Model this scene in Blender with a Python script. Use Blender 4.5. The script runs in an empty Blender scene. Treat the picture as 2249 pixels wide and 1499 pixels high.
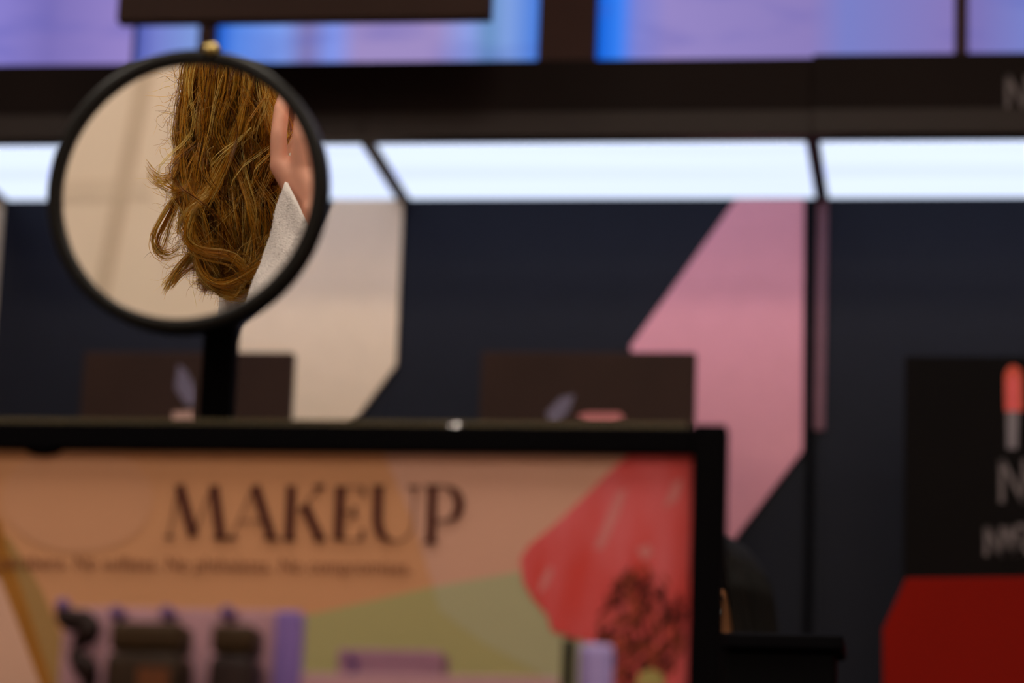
import bpy, bmesh, math, random
import numpy as np
from mathutils import Vector, Matrix

random.seed(7)
rng = np.random.default_rng(11)
scene = bpy.context.scene
COL = scene.collection

# ------------------------------------------------------------------ camera
CX, CY, FPX = 1124.5, 749.5, 6862.0
PITCH, ROLL, YAW = math.radians(13.276), math.radians(2.19), math.radians(8.556)
CAM = np.array([0.0, 0.0, 0.68])
DFOC = 2.96            # sharp on the hair seen in the mirror
_f = np.array([-math.sin(YAW) * math.cos(PITCH), math.cos(YAW) * math.cos(PITCH), math.sin(PITCH)])
_r = np.array([math.cos(YAW), math.sin(YAW), 0.0])
_u = np.cross(_r, _f)
R_ = math.cos(ROLL) * _r + math.sin(ROLL) * _u
U_ = -math.sin(ROLL) * _r + math.cos(ROLL) * _u
F_ = _f
cd = bpy.data.cameras.new('camera')
cam = bpy.data.objects.new('camera', cd)
COL.objects.link(cam)
cam.matrix_world = Matrix(((R_[0], U_[0], -F_[0], CAM[0]), (R_[1], U_[1], -F_[1], CAM[1]),
                           (R_[2], U_[2], -F_[2], CAM[2]), (0, 0, 0, 1)))
cd.sensor_width = 36.0
cd.lens = FPX * 36.0 / 2249.0
cd.clip_start = 0.05
cd.dof.use_dof = True
cd.dof.focus_distance = DFOC
cd.dof.aperture_fstop = 4.0
scene.camera = cam

# ------------------------------------------------------------------ world, exposure
w = bpy.data.worlds.new('world')
scene.world = w
w.use_nodes = True
w.node_tree.nodes['Background'].inputs[0].default_value = (1.0, 0.85, 0.7, 1)
w.node_tree.nodes['Background'].inputs[1].default_value = 0.02
vs = scene.view_settings
vs.view_transform = 'Standard'
vs.look = 'None'
vs.exposure = 0.0
vs.gamma = 1.0
vs.use_curve_mapping = False
scene.cycles.use_denoising = True
scene.cycles.max_bounces = 8
CEIL_L = 20.0                     # radiance of the warm ceiling lamps
CANOPY_L = 1.0                  # radiance of the canopy light boxes


# ------------------------------------------------------------------ helpers
def at(px, py, Y):
    """world point on the vertical plane y = Y that the photograph's pixel looks at"""
    d = (px - CX) / FPX * R_ + (CY - py) / FPX * U_ + F_
    return CAM + d * (Y - CAM[1]) / d[1]


def atd(px, py, depth):
    return CAM + depth * ((px - CX) / FPX * R_ + (CY - py) / FPX * U_ + F_)


def lin(c):
    out = []
    for v in c[:3]:
        v = v / 255.0
        out.append(v / 12.92 if v <= 0.04045 else ((v + 0.055) / 1.055) ** 2.4)
    return (*out, 1.0)


MATS = {}


def mat(name, rgb, rough=0.5, spec=0.5, metal=0.0, var=0.06, vscale=30.0, bump=0.0, bscale=200.0, stretch=None, rgb2=None, sheen=0.0, trans=0.0, sss=0.0):
    m = bpy.data.materials.new(name)
    m.use_nodes = True
    nt = m.node_tree
    b = nt.nodes['Principled BSDF']
    b.inputs['Roughness'].default_value = rough
    b.inputs['Specular IOR Level'].default_value = spec
    b.inputs['Metallic'].default_value = metal
    b.inputs['Transmission Weight'].default_value = trans
    if sheen:
        b.inputs['Sheen Weight'].default_value = sheen
    if sss:
        b.inputs['Subsurface Weight'].default_value = sss
        b.inputs['Subsurface Radius'].default_value = (0.01, 0.004, 0.002)
    tc = nt.nodes.new('ShaderNodeTexCoord')
    mp = nt.nodes.new('ShaderNodeMapping')
    if stretch:
        mp.inputs['Scale'].default_value = stretch
    nt.links.new(tc.outputs['Object'], mp.inputs[0])
    n = nt.nodes.new('ShaderNodeTexNoise')
    n.inputs['Scale'].default_value = vscale
    n.inputs['Detail'].default_value = 3
    nt.links.new(mp.outputs[0], n.inputs['Vector'])
    cr = nt.nodes.new('ShaderNodeValToRGB')
    a = np.array(lin(rgb)[:3])
    c1, c2 = (a * (1 - var), a * (1 + var)) if rgb2 is None else (a, np.array(lin(rgb2)[:3]))
    cr.color_ramp.elements[0].color = (*np.clip(c1, 0, 1), 1)
    cr.color_ramp.elements[1].color = (*np.clip(c2, 0, 1), 1)
    cr.color_ramp.elements[0].position = 0.3
    cr.color_ramp.elements[1].position = 0.7
    nt.links.new(n.outputs['Fac'], cr.inputs[0])
    nt.links.new(cr.outputs[0], b.inputs['Base Color'])
    if bump:
        n2 = nt.nodes.new('ShaderNodeTexNoise')
        n2.inputs['Scale'].default_value = bscale
        n2.inputs['Detail'].default_value = 4
        nt.links.new(mp.outputs[0], n2.inputs['Vector'])
        bp = nt.nodes.new('ShaderNodeBump')
        bp.inputs['Strength'].default_value = bump
        bp.inputs['Distance'].default_value = 0.002
        nt.links.new(n2.outputs['Fac'], bp.inputs['Height'])
        nt.links.new(bp.outputs[0], b.inputs['Normal'])
    MATS[name] = m
    return m


def emat(name, rgb_lin, strength, streak=0.0):
    m = bpy.data.materials.new(name)
    m.use_nodes = True
    nt = m.node_tree
    nt.nodes.remove(nt.nodes['Principled BSDF'])
    e = nt.nodes.new('ShaderNodeEmission')
    e.inputs[1].default_value = strength
    e.inputs[0].default_value = (*rgb_lin, 1)
    if streak:
        tc = nt.nodes.new('ShaderNodeTexCoord')
        mp = nt.nodes.new('ShaderNodeMapping')
        mp.inputs['Scale'].default_value = (0.6, 14, 1)
        n = nt.nodes.new('ShaderNodeTexNoise')
        n.inputs['Scale'].default_value = 1.0
        nt.links.new(tc.outputs['Object'], mp.inputs[0])
        nt.links.new(mp.outputs[0], n.inputs['Vector'])
        cr = nt.nodes.new('ShaderNodeValToRGB')
        cr.color_ramp.elements[0].position = 0.35
        cr.color_ramp.elements[1].position = 0.65
        a = np.array(rgb_lin)
        cr.color_ramp.elements[0].color = (*(a * (1 - streak)), 1)
        cr.color_ramp.elements[1].color = (*np.clip(a * (1 + streak), 0, 1.2), 1)
        nt.links.new(n.outputs['Fac'], cr.inputs[0])
        nt.links.new(cr.outputs[0], e.inputs[0])
    nt.links.new(e.outputs[0], nt.nodes['Material Output'].inputs[0])
    return m


def tag(o, label=None, cat=None, group=None, kind=None):
    if label:
        o['label'] = label
    if cat:
        o['category'] = cat
    if group:
        o['group'] = group
    if kind:
        o['kind'] = kind
    return o


def thing(name, loc, label, cat, group=None, kind=None):
    o = bpy.data.objects.new(name, None)
    o.empty_display_size = 0.05
    COL.objects.link(o)
    o.location = Vector(loc)
    return tag(o, label, cat, group, kind)


def origin_of(o):
    p = np.zeros(3)
    while o is not None:
        p = p + np.array(o.location)
        o = o.parent
    return p


def mesh_obj(name, verts, faces, material, parent=None, smooth=False):
    """one mesh object from world-space vertices"""
    v = np.asarray(verts, float)
    if parent is not None:
        org = origin_of(parent)
    else:
        org = (v.min(0) + v.max(0)) / 2
        org[2] = v[:, 2].min()
    me = bpy.data.meshes.new(name)
    me.from_pydata([tuple(x) for x in (v - org)], [], faces)
    bm = bmesh.new()
    bm.from_mesh(me)
    bmesh.ops.recalc_face_normals(bm, faces=bm.faces)
    bm.to_mesh(me)
    bm.free()
    me.materials.append(material)
    if smooth:
        me.polygons.foreach_set('use_smooth', [True] * len(me.polygons))
    o = bpy.data.objects.new(name, me)
    COL.objects.link(o)
    if parent is not None:
        o.parent = parent
    else:
        o.location = org
    return o


class MB:
    """collects shapes (world space) that make up one mesh"""

    def __init__(s):
        s.v, s.f = [], []

    def add(s, v, f):
        k = len(s.v)
        s.v += [tuple(map(float, x)) for x in v]
        s.f += [tuple(i + k for i in q) for q in f]
        return s

    def box(s, lo, hi, bev=0.0):
        bm = bmesh.new()
        bmesh.ops.create_cube(bm, size=1)
        for q in bm.verts:
            q.co = Vector([lo[i] + (q.co[i] + .5) * (hi[i] - lo[i]) for i in range(3)])
        if bev:
            bmesh.ops.bevel(bm, geom=bm.edges[:], offset=bev, segments=2, affect='EDGES', profile=0.5)
        return s.bm(bm)

    def bm(s, bm):
        bm.verts.index_update()
        s.add([q.co for q in bm.verts], [[q.index for q in f.verts] for f in bm.faces])
        bm.free()
        return s

    def prism(s, poly, d):
        """polygon (list of 3d points) pushed along vector d"""
        n = len(poly)
        d = np.array(d)
        a = [np.array(p) for p in poly]
        return s.add(a + [p + d for p in a], [tuple(range(n)), tuple(range(2 * n - 1, n - 1, -1))] +
                     [(i, (i + 1) % n, n + (i + 1) % n, n + i) for i in range(n)])

    def tube(s, pts, rad, seg=10, cap=True):
        pts = [np.array(p, float) for p in pts]
        if not hasattr(rad, '__len__'):
            rad = [rad] * len(pts)
        ref = np.array([0.31, 0.77, 0.55])
        rings = []
        for i, p in enumerate(pts):
            t = pts[min(i + 1, len(pts) - 1)] - pts[max(i - 1, 0)]
            t /= np.linalg.norm(t)
            a = np.cross(t, ref)
            a /= np.linalg.norm(a)
            b = np.cross(t, a)
            rings.append([p + rad[i] * (math.cos(2 * math.pi * k / seg) * a + math.sin(2 * math.pi * k / seg) * b) for k in range(seg)])
        f = []
        for i in range(len(pts) - 1):
            for k in range(seg):
                f.append((i * seg + k, i * seg + (k + 1) % seg, (i + 1) * seg + (k + 1) % seg, (i + 1) * seg + k))
        if cap:
            f += [tuple(range(seg)), tuple(range((len(pts) - 1) * seg, len(pts) * seg))]
        return s.add(sum(rings, []), f)

    def ball(s, c, r, seg=12, scale=(1, 1, 1), axes=None):
        bm = bmesh.new()
        bmesh.ops.create_uvsphere(bm, u_segments=seg, v_segments=max(6, seg // 2 + 2), radius=1)
        for q in bm.verts:
            l = np.array(q.co) * np.array(scale) * r
            if axes is not None:
                l = l[0] * axes[0] + l[1] * axes[1] + l[2] * axes[2]
            q.co = Vector(l + np.array(c))
        return s.bm(bm)

    def lathe(s, c, ax, a, b, prof, seg=64, closed=True):
        """profile [(radius, height along ax)] turned about ax"""
        n = len(prof)
        v = []
        for k in range(seg):
            t = 2 * math.pi * k / seg
            d = math.cos(t) * a + math.sin(t) * b
            v += [c + r * d + h * ax for r, h in prof]
        f = []
        for k in range(seg):
            k2 = (k + 1) % seg
            for i in range(n if closed else n - 1):
                j = (i + 1) % n
                f.append((k * n + i, k * n + j, k2 * n + j, k2 * n + i))
        return s.add(v, f)

    def build(s, name, material, parent=None, smooth=False):
        return mesh_obj(name, s.v, s.f, material, parent, smooth)


def ppoly(pts, Y):
    return [at(x, y, Y) for x, y in pts]


def plate(name, pts, Y, t, material, parent=None):
    """polygon given by the photograph's corners, on plane y=Y, thickness t towards the viewer"""
    return MB().prism(ppoly(pts, Y), (0, -t, 0)).build(name, material, parent)


def pxbox(name, x0, y0, x1, y1, Y, depth, material, parent=None, bev=0.002):
    """upright box whose front face (y=Y) spans the two corners; depth goes away from the viewer"""
    a = at((x0 + x1) / 2, y0, Y)
    b = at((x0 + x1) / 2, y1, Y)
    l = at(x0, (y0 + y1) / 2, Y)
    r = at(x1, (y0 + y1) / 2, Y)
    return MB().box((l[0], Y, b[2]), (r[0], Y + depth, a[2]), bev).build(name, material, parent)


def catmull(P, n):
    P = np.asarray(P, float)
    if len(P) < 3:
        t = np.linspace(0, 1, n)[:, None]
        return P[0] * (1 - t) + P[-1] * t
    Q = np.vstack([2 * P[0] - P[1], P, 2 * P[-1] - P[-2]])
    out = []
    for s in np.linspace(0, len(P) - 1 - 1e-6, n):
        i = int(s)
        t = s - i
        a, b, c, d = Q[i:i + 4]
        out.append(.5 * ((2 * b) + (-a + c) * t + (2 * a - 5 * b + 4 * c - d) * t * t + (-a + 3 * b - 3 * c + d) * t ** 3))
    return np.array(out)


# ------------------------------------------------------------------ materials
M_black = mat('black_metal', (3, 2, 3), 0.6, 0.03)
M_blacksat = mat('black_satin', (3, 2, 4), 0.55, 0.03)
M_fascia = mat('fascia_black', (24, 13, 10), 0.6, 0.08, var=0.12, vscale=3)
M_fasciatrim = mat('fascia_trim', (38, 25, 21), 0.5, 0.2)
M_backpanel = mat('back_panel_black', (19, 20, 30), 0.45, 0.10, var=0.05)
M_cream = mat('cream_board', (224, 196, 164), 0.6, 0.3, var=0.02)
M_pink = mat('pink_board', (214, 140, 150), 0.6, 0.3, var=0.02)
M_mauve = mat('mauve_board', (110, 70, 78), 0.6, 0.3)
M_card = mat('display_card_black', (50, 32, 26), 0.55, 0.1, var=0.1, vscale=6)
M_mull = mat('mullion_brown', (72, 48, 42), 0.55, 0.1, var=0.05)
M_carddark = mat('display_card_dark', (11, 6, 6), 0.55, 0.05, var=0.1, vscale=6)
M_red = mat('red_lacquer', (124, 14, 3), 0.6, 0.05, var=0.05, vscale=4)
M_wallcream = mat('wall_cream', (226, 205, 184), 0.8, 0.2, var=0.015, vscale=2, bump=0.05, bscale=300)
M_seam = mat('wall_seam', (202, 180, 158), 0.8, 0.2, var=0.02)
M_seam2 = mat('wall_joint', (216, 195, 174), 0.8, 0.2, var=0.02)
M_wall = mat('wall_grey', (150, 138, 132), 0.8, 0.2, var=0.03, vscale=2)
M_walldark = mat('wall_dark', (20, 15, 15), 0.7, 0.2, var=0.05, vscale=2)
M_ceiling = mat('ceiling_paint', (200, 190, 180), 0.9, 0.1, var=0.02, vscale=3)
M_floor = mat('floor_stone', (120, 112, 106), 0.35, 0.4, var=0.08, vscale=5)
M_chrome = mat('chrome', (210, 205, 205), 0.12, 0.5, metal=1.0)
M_gold = mat('brass', (200, 175, 110), 0.3, 0.5, metal=1.0)
M_lettergrey = mat('letter_grey', (92, 80, 82), 0.5, 0.4)
M_letterdark = mat('letter_brown', (70, 26, 16), 0.7, 0.2)
M_lampframe = mat('lamp_frame', (220, 215, 210), 0.5, 0.4)
E_lamp = emat('ceiling_lamp_light', (1.0, 0.90, 0.77), CEIL_L)
E_fill = emat('added_fill_glow', (0.90, 0.93, 1.2), 30.0)  # extra glow, not a lamp of the bays; tops up the canopy light
E_canopy = emat('canopy_light', (0.83, 0.945, 1.4), CANOPY_L, 0.06)

# ------------------------------------------------------------------ the room
XL, XR, YF, YB, ZC = -3.2, 2.6, -1.2, 5.62, 3.2


def shell(name, lo, hi, m):
    return tag(MB().box(lo, hi).build(name, m), kind='structure')


shell('floor', (XL, YF, -0.1), (XR, YB, 0.0), M_floor)
shell('ceiling', (XL, YF, ZC), (XR, YB, ZC + 0.1), M_ceiling)
shell('wall_back', (XL, YB, 0.0), (XR, YB + 0.1, ZC), M_walldark)
shell('wall_left', (XL - 0.1, YF, 0.0), (XL, YB, ZC), M_wall)
shell('wall_right', (XR, YF, 0.0), (XR + 0.1, YB, ZC), M_wall)
shell('wall_front', (XL, YF - 0.1, 0.0), (XR, YF, ZC), M_wallcream)

# ceiling lamps
nl = 0
NAMES = {0: 'nearest the cream wall', 1: 'over the mirror', 2: 'over the plinth'}
SIDE = {0: 'left', 1: 'centre', 2: 'right'}
for j, yy in enumerate((-0.3, 1.4, 3.0)):
    for i, xx in enumerate((-2.0, -0.4, 1.2)):
        t = thing('ceiling_light', (xx, yy, ZC - 0.03), 'square warm ceiling light panel, %s one of the row %s' % (SIDE[i], NAMES[j]), 'ceiling light', 'ceiling light panels')
        s = 0.30
        fr = MB()
        for lo, hi in (((-s, -s), (s, -s + .03)), ((-s, s - .03), (s, s)), ((-s, -s + .03), (-s + .03, s - .03)), ((s - .03, -s + .03), (s, s - .03))):
            fr.box((xx + lo[0], yy + lo[1], ZC - 0.03), (xx + hi[0], yy + hi[1], ZC))
        fr.build('frame', M_lampframe, t)
        MB().box((xx - s + .03, yy - s + .03, ZC - 0.015), (xx + s - .03, yy + s - .03, ZC)).build('diffuser', E_lamp, t)

# ------------------------------------------------------------------ wall display bays
Yf, Yb = 5.0, 5.388
ZH = CAM[2] + 1.237 * 1.25             # underside of the canopies
X2, X3 = -1.019, -0.261
BW = X3 - X2
XS = [X2 - BW, X2, X3, X3 + BW]
FH = 0.138                            # fascia height
BAY = ['left lit wall bay with the cream angular board behind the round mirror',
       'middle lit wall bay with the pink angular board',
       'right lit wall bay with the black lipstick card and red block']
bays = []
for i in range(3):
    x0, x1 = XS[i], XS[i + 1]
    t = thing('display_bay', ((x0 + x1) / 2, Yb, 0.0), BAY[i], 'display bay', 'lit wall display bays')
    bays.append(t)
    proud = 0.004 if i == 2 else 0.0
    g = 0.0002
    top = ZH + FH + (0.004 if i == 2 else 0.0)
    MB().box((x0 + g, Yf - proud, ZH + 0.045), (x1 - g, Yf + 0.03, top), 0.002).build('fascia', M_fascia, t)
    MB().box((x0 + g, Yf - 0.012 - proud, ZH - 0.001), (x1 - g, Yf + 0.03, ZH + 0.043), 0.0015).build('fascia_trim', M_fasciatrim, t)
    MB().box((x0 + 0.03, Yf + 0.031, ZH + 0.0016), (x1 - 0.03, Yf + 0.037, ZH + 0.0075)).build('added_fill_strip', E_fill, t)  # unseen glowing strip added behind the trim lip to brighten the boards
    MB().box((x0 + 0.012, Yf + 0.040, ZH + 0.005), (x1 - 0.012, Yb, ZH + 0.03)).build('light_diffuser', E_canopy, t)
    MB().box((x0, Yf + 0.03, ZH + 0.031), (x1, Yb + 0.03, ZH + 0.06)).build('canopy_top', M_fascia, t)
    MB().box((x0 + g, Yb, 1.15), (x1 - g, Yb + 0.03, ZH + 0.03)).build('back_panel', M_backpanel, t)
    MB().box((x0 + g, Yf - 0.06, 0.0), (x1 - g, Yb + 0.03, 0.10)).build('plinth', M_black, t)
    MB().box((x0 + g, Yf - 0.04, 0.10), (x1 - g, Yb + 0.03, 1.13), 0.003).build('base_cabinet', M_carddark, t)
    MB().box((x0 + g, Yf - 0.07, 1.13), (x1 - g, Yb, 1.15), 0.003).build('countertop', M_blacksat, t)
    for k in range(3):
        d = MB().box((x0 + .02, Yf - .055, 0.13 + k * .33), (x1 - .02, Yf - .04, 0.43 + k * .33), .002).build('drawer', M_black, t)
        MB().tube([(x0 + .25, Yf - .075, .38 + k * .33), (x1 - .25, Yf - .075, .38 + k * .33)], .006).build('handle', M_chrome, d)
# dividers under the canopies, between the light boxes
for i in range(4):
    b = bays[min(i, 2)]
    x = XS[i]
    MB().box((x - 0.011, Yf + 0.03, ZH - 0.002), (x + 0.011, Yb, ZH + 0.03)).build('canopy_divider', M_fasciatrim, b)
# uprights
MB().box((X3 - 0.020, Yb - 0.012, 1.15), (X3 - 0.008, Yb, ZH)).build('upright', M_black, bays[1])
MB().box((XS[0] - 0.012, Yb - 0.03, 1.15), (XS[0] + 0.004, Yb, ZH)).build('upright', M_cream, bays[0])
a, b = at(1782, 450, Yb), at(1803, 945, Yb)
MB().box((X3 - 0.008, Yb - 0.008, b[2]), (X3 + 0.010, Yb, ZH)).build('mauve_strip', M_mauve, bays[2])
# coloured angular boards fixed to the back panels
plate('cream_board', [(735, 441), (886, 441), (871, 803), (765, 945), (640, 1120), (560, 1120), (500, 760)], Yb - 0.001, 0.010, M_cream, bays[0])
plate('pink_board', [(1618, 440), (1766, 440), (1763, 990), (1590, 1214), (1500, 1330), (1480, 1330), (1386, 762)], Yb - 0.001, 0.010, M_pink, bays[1])

# ------------------------------------------------------------------ backlit pictures above the fascia
def backlit(name, stops, blues):
    m = bpy.data.materials.new(name)
    m.use_nodes = True
    nt = m.node_tree
    nt.nodes.remove(nt.nodes['Principled BSDF'])
    e = nt.nodes.new('ShaderNodeEmission')
    tc = nt.nodes.new('ShaderNodeTexCoord')
    sx = nt.nodes.new('ShaderNodeSeparateXYZ')
    nt.links.new(tc.outputs['Generated'], sx.inputs[0])
    cr = nt.nodes.new('ShaderNodeValToRGB')
    els = cr.color_ramp.elements
    els[0].position, els[0].color = stops[0][0], lin(stops[0][1])
    els[1].position, els[1].color = stops[-1][0], lin(stops[-1][1])
    for p, c in stops[1:-1]:
        q = els.new(p)
        q.color = lin(c)
    nt.links.new(sx.outputs['X'], cr.inputs[0])
    # flat shapes in the picture: blurred blue blocks
    n = nt.nodes.new('ShaderNodeTexNoise')
    n.inputs['Scale'].default_value = 2.2
    mp = nt.nodes.new('ShaderNodeMapping')
    mp.inputs['Scale'].default_value = (2, 1, 6)
    mp.inputs['Location'].default_value = (blues, 0, blues * 2)
    nt.links.new(tc.outputs['Object'], mp.inputs[0])
    nt.links.new(mp.outputs[0], n.inputs['Vector'])
    c2 = nt.nodes.new('ShaderNodeValToRGB')
    c2.color_ramp.elements[0].position = 0.50
    c2.color_ramp.elements[1].position = 0.68
    c2.color_ramp.elements[0].color = (0, 0, 0, 1)
    c2.color_ramp.elements[1].color = (.35, .35, .35, 1)
    nt.links.new(n.outputs['Fac'], c2.inputs[0])
    mx = nt.nodes.new('ShaderNodeMixRGB')
    mx.inputs[2].default_value = lin((75, 85, 175))
    nt.links.new(c2.outputs[0], mx.inputs[0])
    nt.links.new(cr.outputs[0], mx.inputs[1])
    nt.links.new(mx.outputs[0], e.inputs[0])
    nt.links.new(e.outputs[0], nt.nodes['Material Output'].inputs[0])
    return m


LAV, LAV2, BLU, DBL, PKL = (150, 132, 200), (150, 135, 198), (112, 152, 232), (10, 90, 205), (158, 140, 196)
Yp = 5.36
zt = ZC - 0.12
PAN = [
    (-420, 285, [(0, LAV), (.6, (136, 126, 204)), (.75, (124, 112, 184)), (1, LAV)], 1.0, 'lavender backlit picture panel at the far left above the canopy', []),
    (301, 443, [(0, (80, 90, 175)), (.3, (118, 128, 205)), (1, (128, 158, 222))], 2.0, 'narrow pale blue backlit panel just above the round mirror', []),
    (478, 1186, [(0, DBL), (.06, (90, 140, 235)), (.2, (128, 160, 240)), (.28, (128, 118, 175)), (.36, (128, 150, 235)), (.44, PKL), (.68, PKL), (.78, (140, 158, 228)), (.84, (105, 145, 195)), (.9, (128, 160, 225)), (1, (60, 120, 220))], 3.0, 'blue and lavender backlit panel below the hanging black sign', []),
    (1312, 2096, [(0, (10, 95, 215)), (.06, (55, 130, 245)), (.11, (125, 130, 210)), (.2, LAV2), (.6, (140, 125, 188)), (.7, (122, 128, 200)), (1, (135, 120, 185))], 4.4, 'wide lavender backlit panel with a blue edge right of the broad black mullion', []),
    (2126, 2900, [(0, (125, 112, 178)), (.2, (120, 132, 205)), (1, LAV)], 5.0, 'lavender backlit panel at the far right above the letter N', []),
]
zb = ZH + FH - 0.02
for x0, x1, st, sd, lb, _ in PAN:
    t = thing('backlit_panel', (at((x0 + x1) / 2, 100, Yp)[0], Yp, zb), lb, 'light box', 'backlit picture panels above the canopy')
    xa, xb = at(x0, 90, Yp)[0], at(x1, 90, Yp)[0]
    MB().box((xa, Yp, zb), (xb, Yp + 0.02, zt)).build('picture', backlit('backlit_print', st, sd), t)
    MB().box((xa, Yp + 0.02, zb), (xb, Yp + 0.06, zt)).build('light_box', M_black, t)
# mullions / frame between the panels
for k, (x0, x1, lb) in enumerate([(285, 301, 'blue'), (443, 478, 'x'), (1186, 1312, 'y'), (2096, 2126, 'z')]):
    if k == 0:
        continue
    xa, xb = at(x0, 90, Yp)[0], at(x1, 90, Yp)[0]
    tag(MB().box((xa, Yp - 0.03, zb), (xb, Yp + 0.06, zt), 0.003).build('trim_%d' % k, M_mull), kind='structure')
tag(MB().box((at(-430, 90, Yp)[0], Yp - 0.03, zt), (at(2910, 90, Yp)[0], Yp + 0.06, ZC), 0.003).build('trim_4', M_fascia), kind='structure')

# hanging black sign at the top
Yh = 4.75
t = thing('hanging_sign', at(670, 40, Yh), 'black hanging sign board cut by the top edge above the mirror', 'sign')
pxbox('board', 264, -190, 1080, 41, Yh, 0.03, M_card, t)
for x in (330, 1010):
    p = at(x, -190, Yh)
    MB().tube([(p[0], Yh + .015, p[2] - 0.002), (p[0], Yh + .015, ZC)], 0.004).build('hanger_rod', M_chrome, t)


# ------------------------------------------------------------------ lettering helpers
def strokes(name, segs, Y, t, material, parent):
    """letter from strokes: each stroke is (points in the photograph, half widths)"""
    mb = MB()
    for pts, hw in segs:
        P = np.array(pts, float)
        if not hasattr(hw, '__len__'):
            hw = [hw] * len(P)
        L, Rr = [], []
        for i in range(len(P)):
            d = P[min(i + 1, len(P) - 1)] - P[max(i - 1, 0)]
            d /= np.linalg.norm(d)
            nn = np.array([-d[1], d[0]])
            L.append(at(*(P[i] + nn * hw[i]), Y))
            Rr.append(at(*(P[i] - nn * hw[i]), Y))
        for i in range(len(P) - 1):
            mb.prism([L[i], L[i + 1], Rr[i + 1], Rr[i]], (0, -t, 0))
    return mb.build(name, material, parent)


def text_part(name, body, x0, y_base, x1, Y, t, material, parent, yslope=0.0):
    """a line of small print, stretched between two photograph columns"""
    cu = bpy.data.curves.new(name, 'FONT')
    cu.body = body
    cu.size = 1.0
    cu.extrude = 0.0
    o = bpy.data.objects.new(name, cu)
    COL.objects.link(o)
    bpy.context.view_layer.update()
    me = bpy.data.meshes.new_from_object(o.evaluated_get(bpy.context.evaluated_depsgraph_get()))
    bpy.data.objects.remove(o)
    v = np.array([q.co[:] for q in me.vertices])
    wdt = v[:, 0].max() - v[:, 0].min()
    a, b = at(x0, y_base, Y), at(x1, y_base + yslope, Y)
    s = (b[0] - a[0]) / wdt
    X = a[0] + (v[:, 0] - v[:, 0].min()) * s
    Z = a[2] + v[:, 1] * s * 1.12
    P = np.stack([X, np.full(len(X), Y - t), Z], 1)
    fs = [tuple(p.vertices) for p in me.polygons]
    bpy.data.meshes.remove(me)
    return mesh_obj(name, P, fs, material, parent)


# raised letters on the fascia (N A R S, running out of the frame)
def nars(x, y, hgt, Y, t, hw, m, parent, slope=0.0):
    h, wd = hgt, hgt * .52
    strokes('letter', [([(x, y), (x, y + h)], hw), ([(x, y), (x + wd, y + h)], hw), ([(x + wd, y), (x + wd, y + h)], hw)], Y, t, m, parent)
    x += wd * .95
    strokes('letter', [([(x, y + h), (x + wd * .5, y)], hw), ([(x + wd * .5, y), (x + wd, y + h)], hw), ([(x + wd * .2, y + h * .65), (x + wd * .8, y + h * .65)], hw)], Y, t, m, parent)
    x += wd * .95
    arc = [(x + wd * .45 + wd * .4 * math.sin(a), y + h * .26 - h * .26 * math.cos(a)) for a in np.linspace(0, math.pi, 8)]
    strokes('letter', [([(x, y), (x, y + h)], hw), ([(x, y), *arc, (x, y + h * .52)], hw), ([(x + wd * .3, y + h * .52), (x + wd, y + h)], hw)], Y, t, m, parent)
    x += wd * 1.2
    s = [(x + wd * (.4 + .4 * math.cos(a)), y + h * (.25 - .25 * math.sin(a))) for a in np.linspace(.3, 1.5 * math.pi, 9)] + \
        [(x + wd * (.4 + .4 * math.sin(a)), y + h * (.75 - .25 * math.cos(a))) for a in np.linspace(0, 1.4 * math.pi, 9)]
    strokes('letter', [(s, hw)], Y, t, m, parent)


nars(2213, 166, 82, Yf - 0.0045, 0.004, 5.0, M_lettergrey, bays[2])

# ------------------------------------------------------------------ black cards standing on the counters
Yc = 5.12


def card(x0, y0, x1, lb, m, y1=None):
    a = at(x0, y0 + 40, Yc)
    b = at(x1, y0 + 40, Yc)
    zt_ = at((x0 + x1) / 2, y0, Yc)[2]
    t = thing('display_card', ((a[0] + b[0]) / 2, Yc, 1.15), lb, 'display card', 'black display cards on the counters')
    MB().box((a[0], Yc, 1.15), (b[0], Yc + 0.025, zt_), 0.002).build('card', m, t)
    return t


M_smoke = mat('print_lilac_smear', (104, 94, 116), 0.5, 0.3)
M_rose = mat('print_rose', (190, 110, 112), 0.5, 0.3)
M_skinp = mat('print_skin', (190, 150, 140), 0.5, 0.3)
M_print_red = mat('print_lip_red', (225, 75, 75), 0.4, 0.4)
M_print_red2 = mat('print_lip_orange', (205, 62, 26), 0.4, 0.4)
c1 = card(182, 772, 642, 'black card with a pale lilac smear behind the mirror stem', M_card)
plate('lilac_smear', [(392, 800), (410, 815), (428, 850), (430, 885), (412, 892), (396, 870), (384, 850)], Yc - .0005, .0006, M_smoke, c1)
plate('rose_swatch', [(380, 905), (425, 902), (428, 950), (378, 950)], Yc - .0005, .0006, M_skinp, c1)
c2 = card(1056, 772, 1527, 'black card with a pink swatch in front of the pink board', M_card)
plate('lilac_smear', [(1208, 935), (1200, 905), (1232, 872), (1262, 866), (1250, 900), (1225, 935)], Yc - .0005, .0006, M_smoke, c2)
plate('rose_swatch', [(1268, 912), (1290, 905), (1360, 905), (1372, 918), (1350, 934), (1290, 934)], Yc - .0005, .0006, M_rose, c2)
c3 = card(1987, 782, 2560, 'tall black card with a lip gloss wand and letters at the right', M_carddark)
tip = [(2226 + 20 * math.cos(a), 830 - 28 * math.sin(a)) for a in np.linspace(0, math.pi, 9)]
plate('gloss_tip_edge', tip + [(2207, 902), (2248, 902)], Yc - .0005, .0006, M_print_red2, c3)
plate('gloss_tip', [(2212, 902), (2212, 840), (2220, 822), (2232, 822), (2238, 840), (2238, 902)], Yc - .0012, .0006, M_print_red, c3)
plate('gloss_stem', [(2211, 903), (2237, 903), (2234, 985), (2212, 985)], Yc - .0005, .0006, mat('print_grey', (110, 98, 105), .4), c3)
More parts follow.
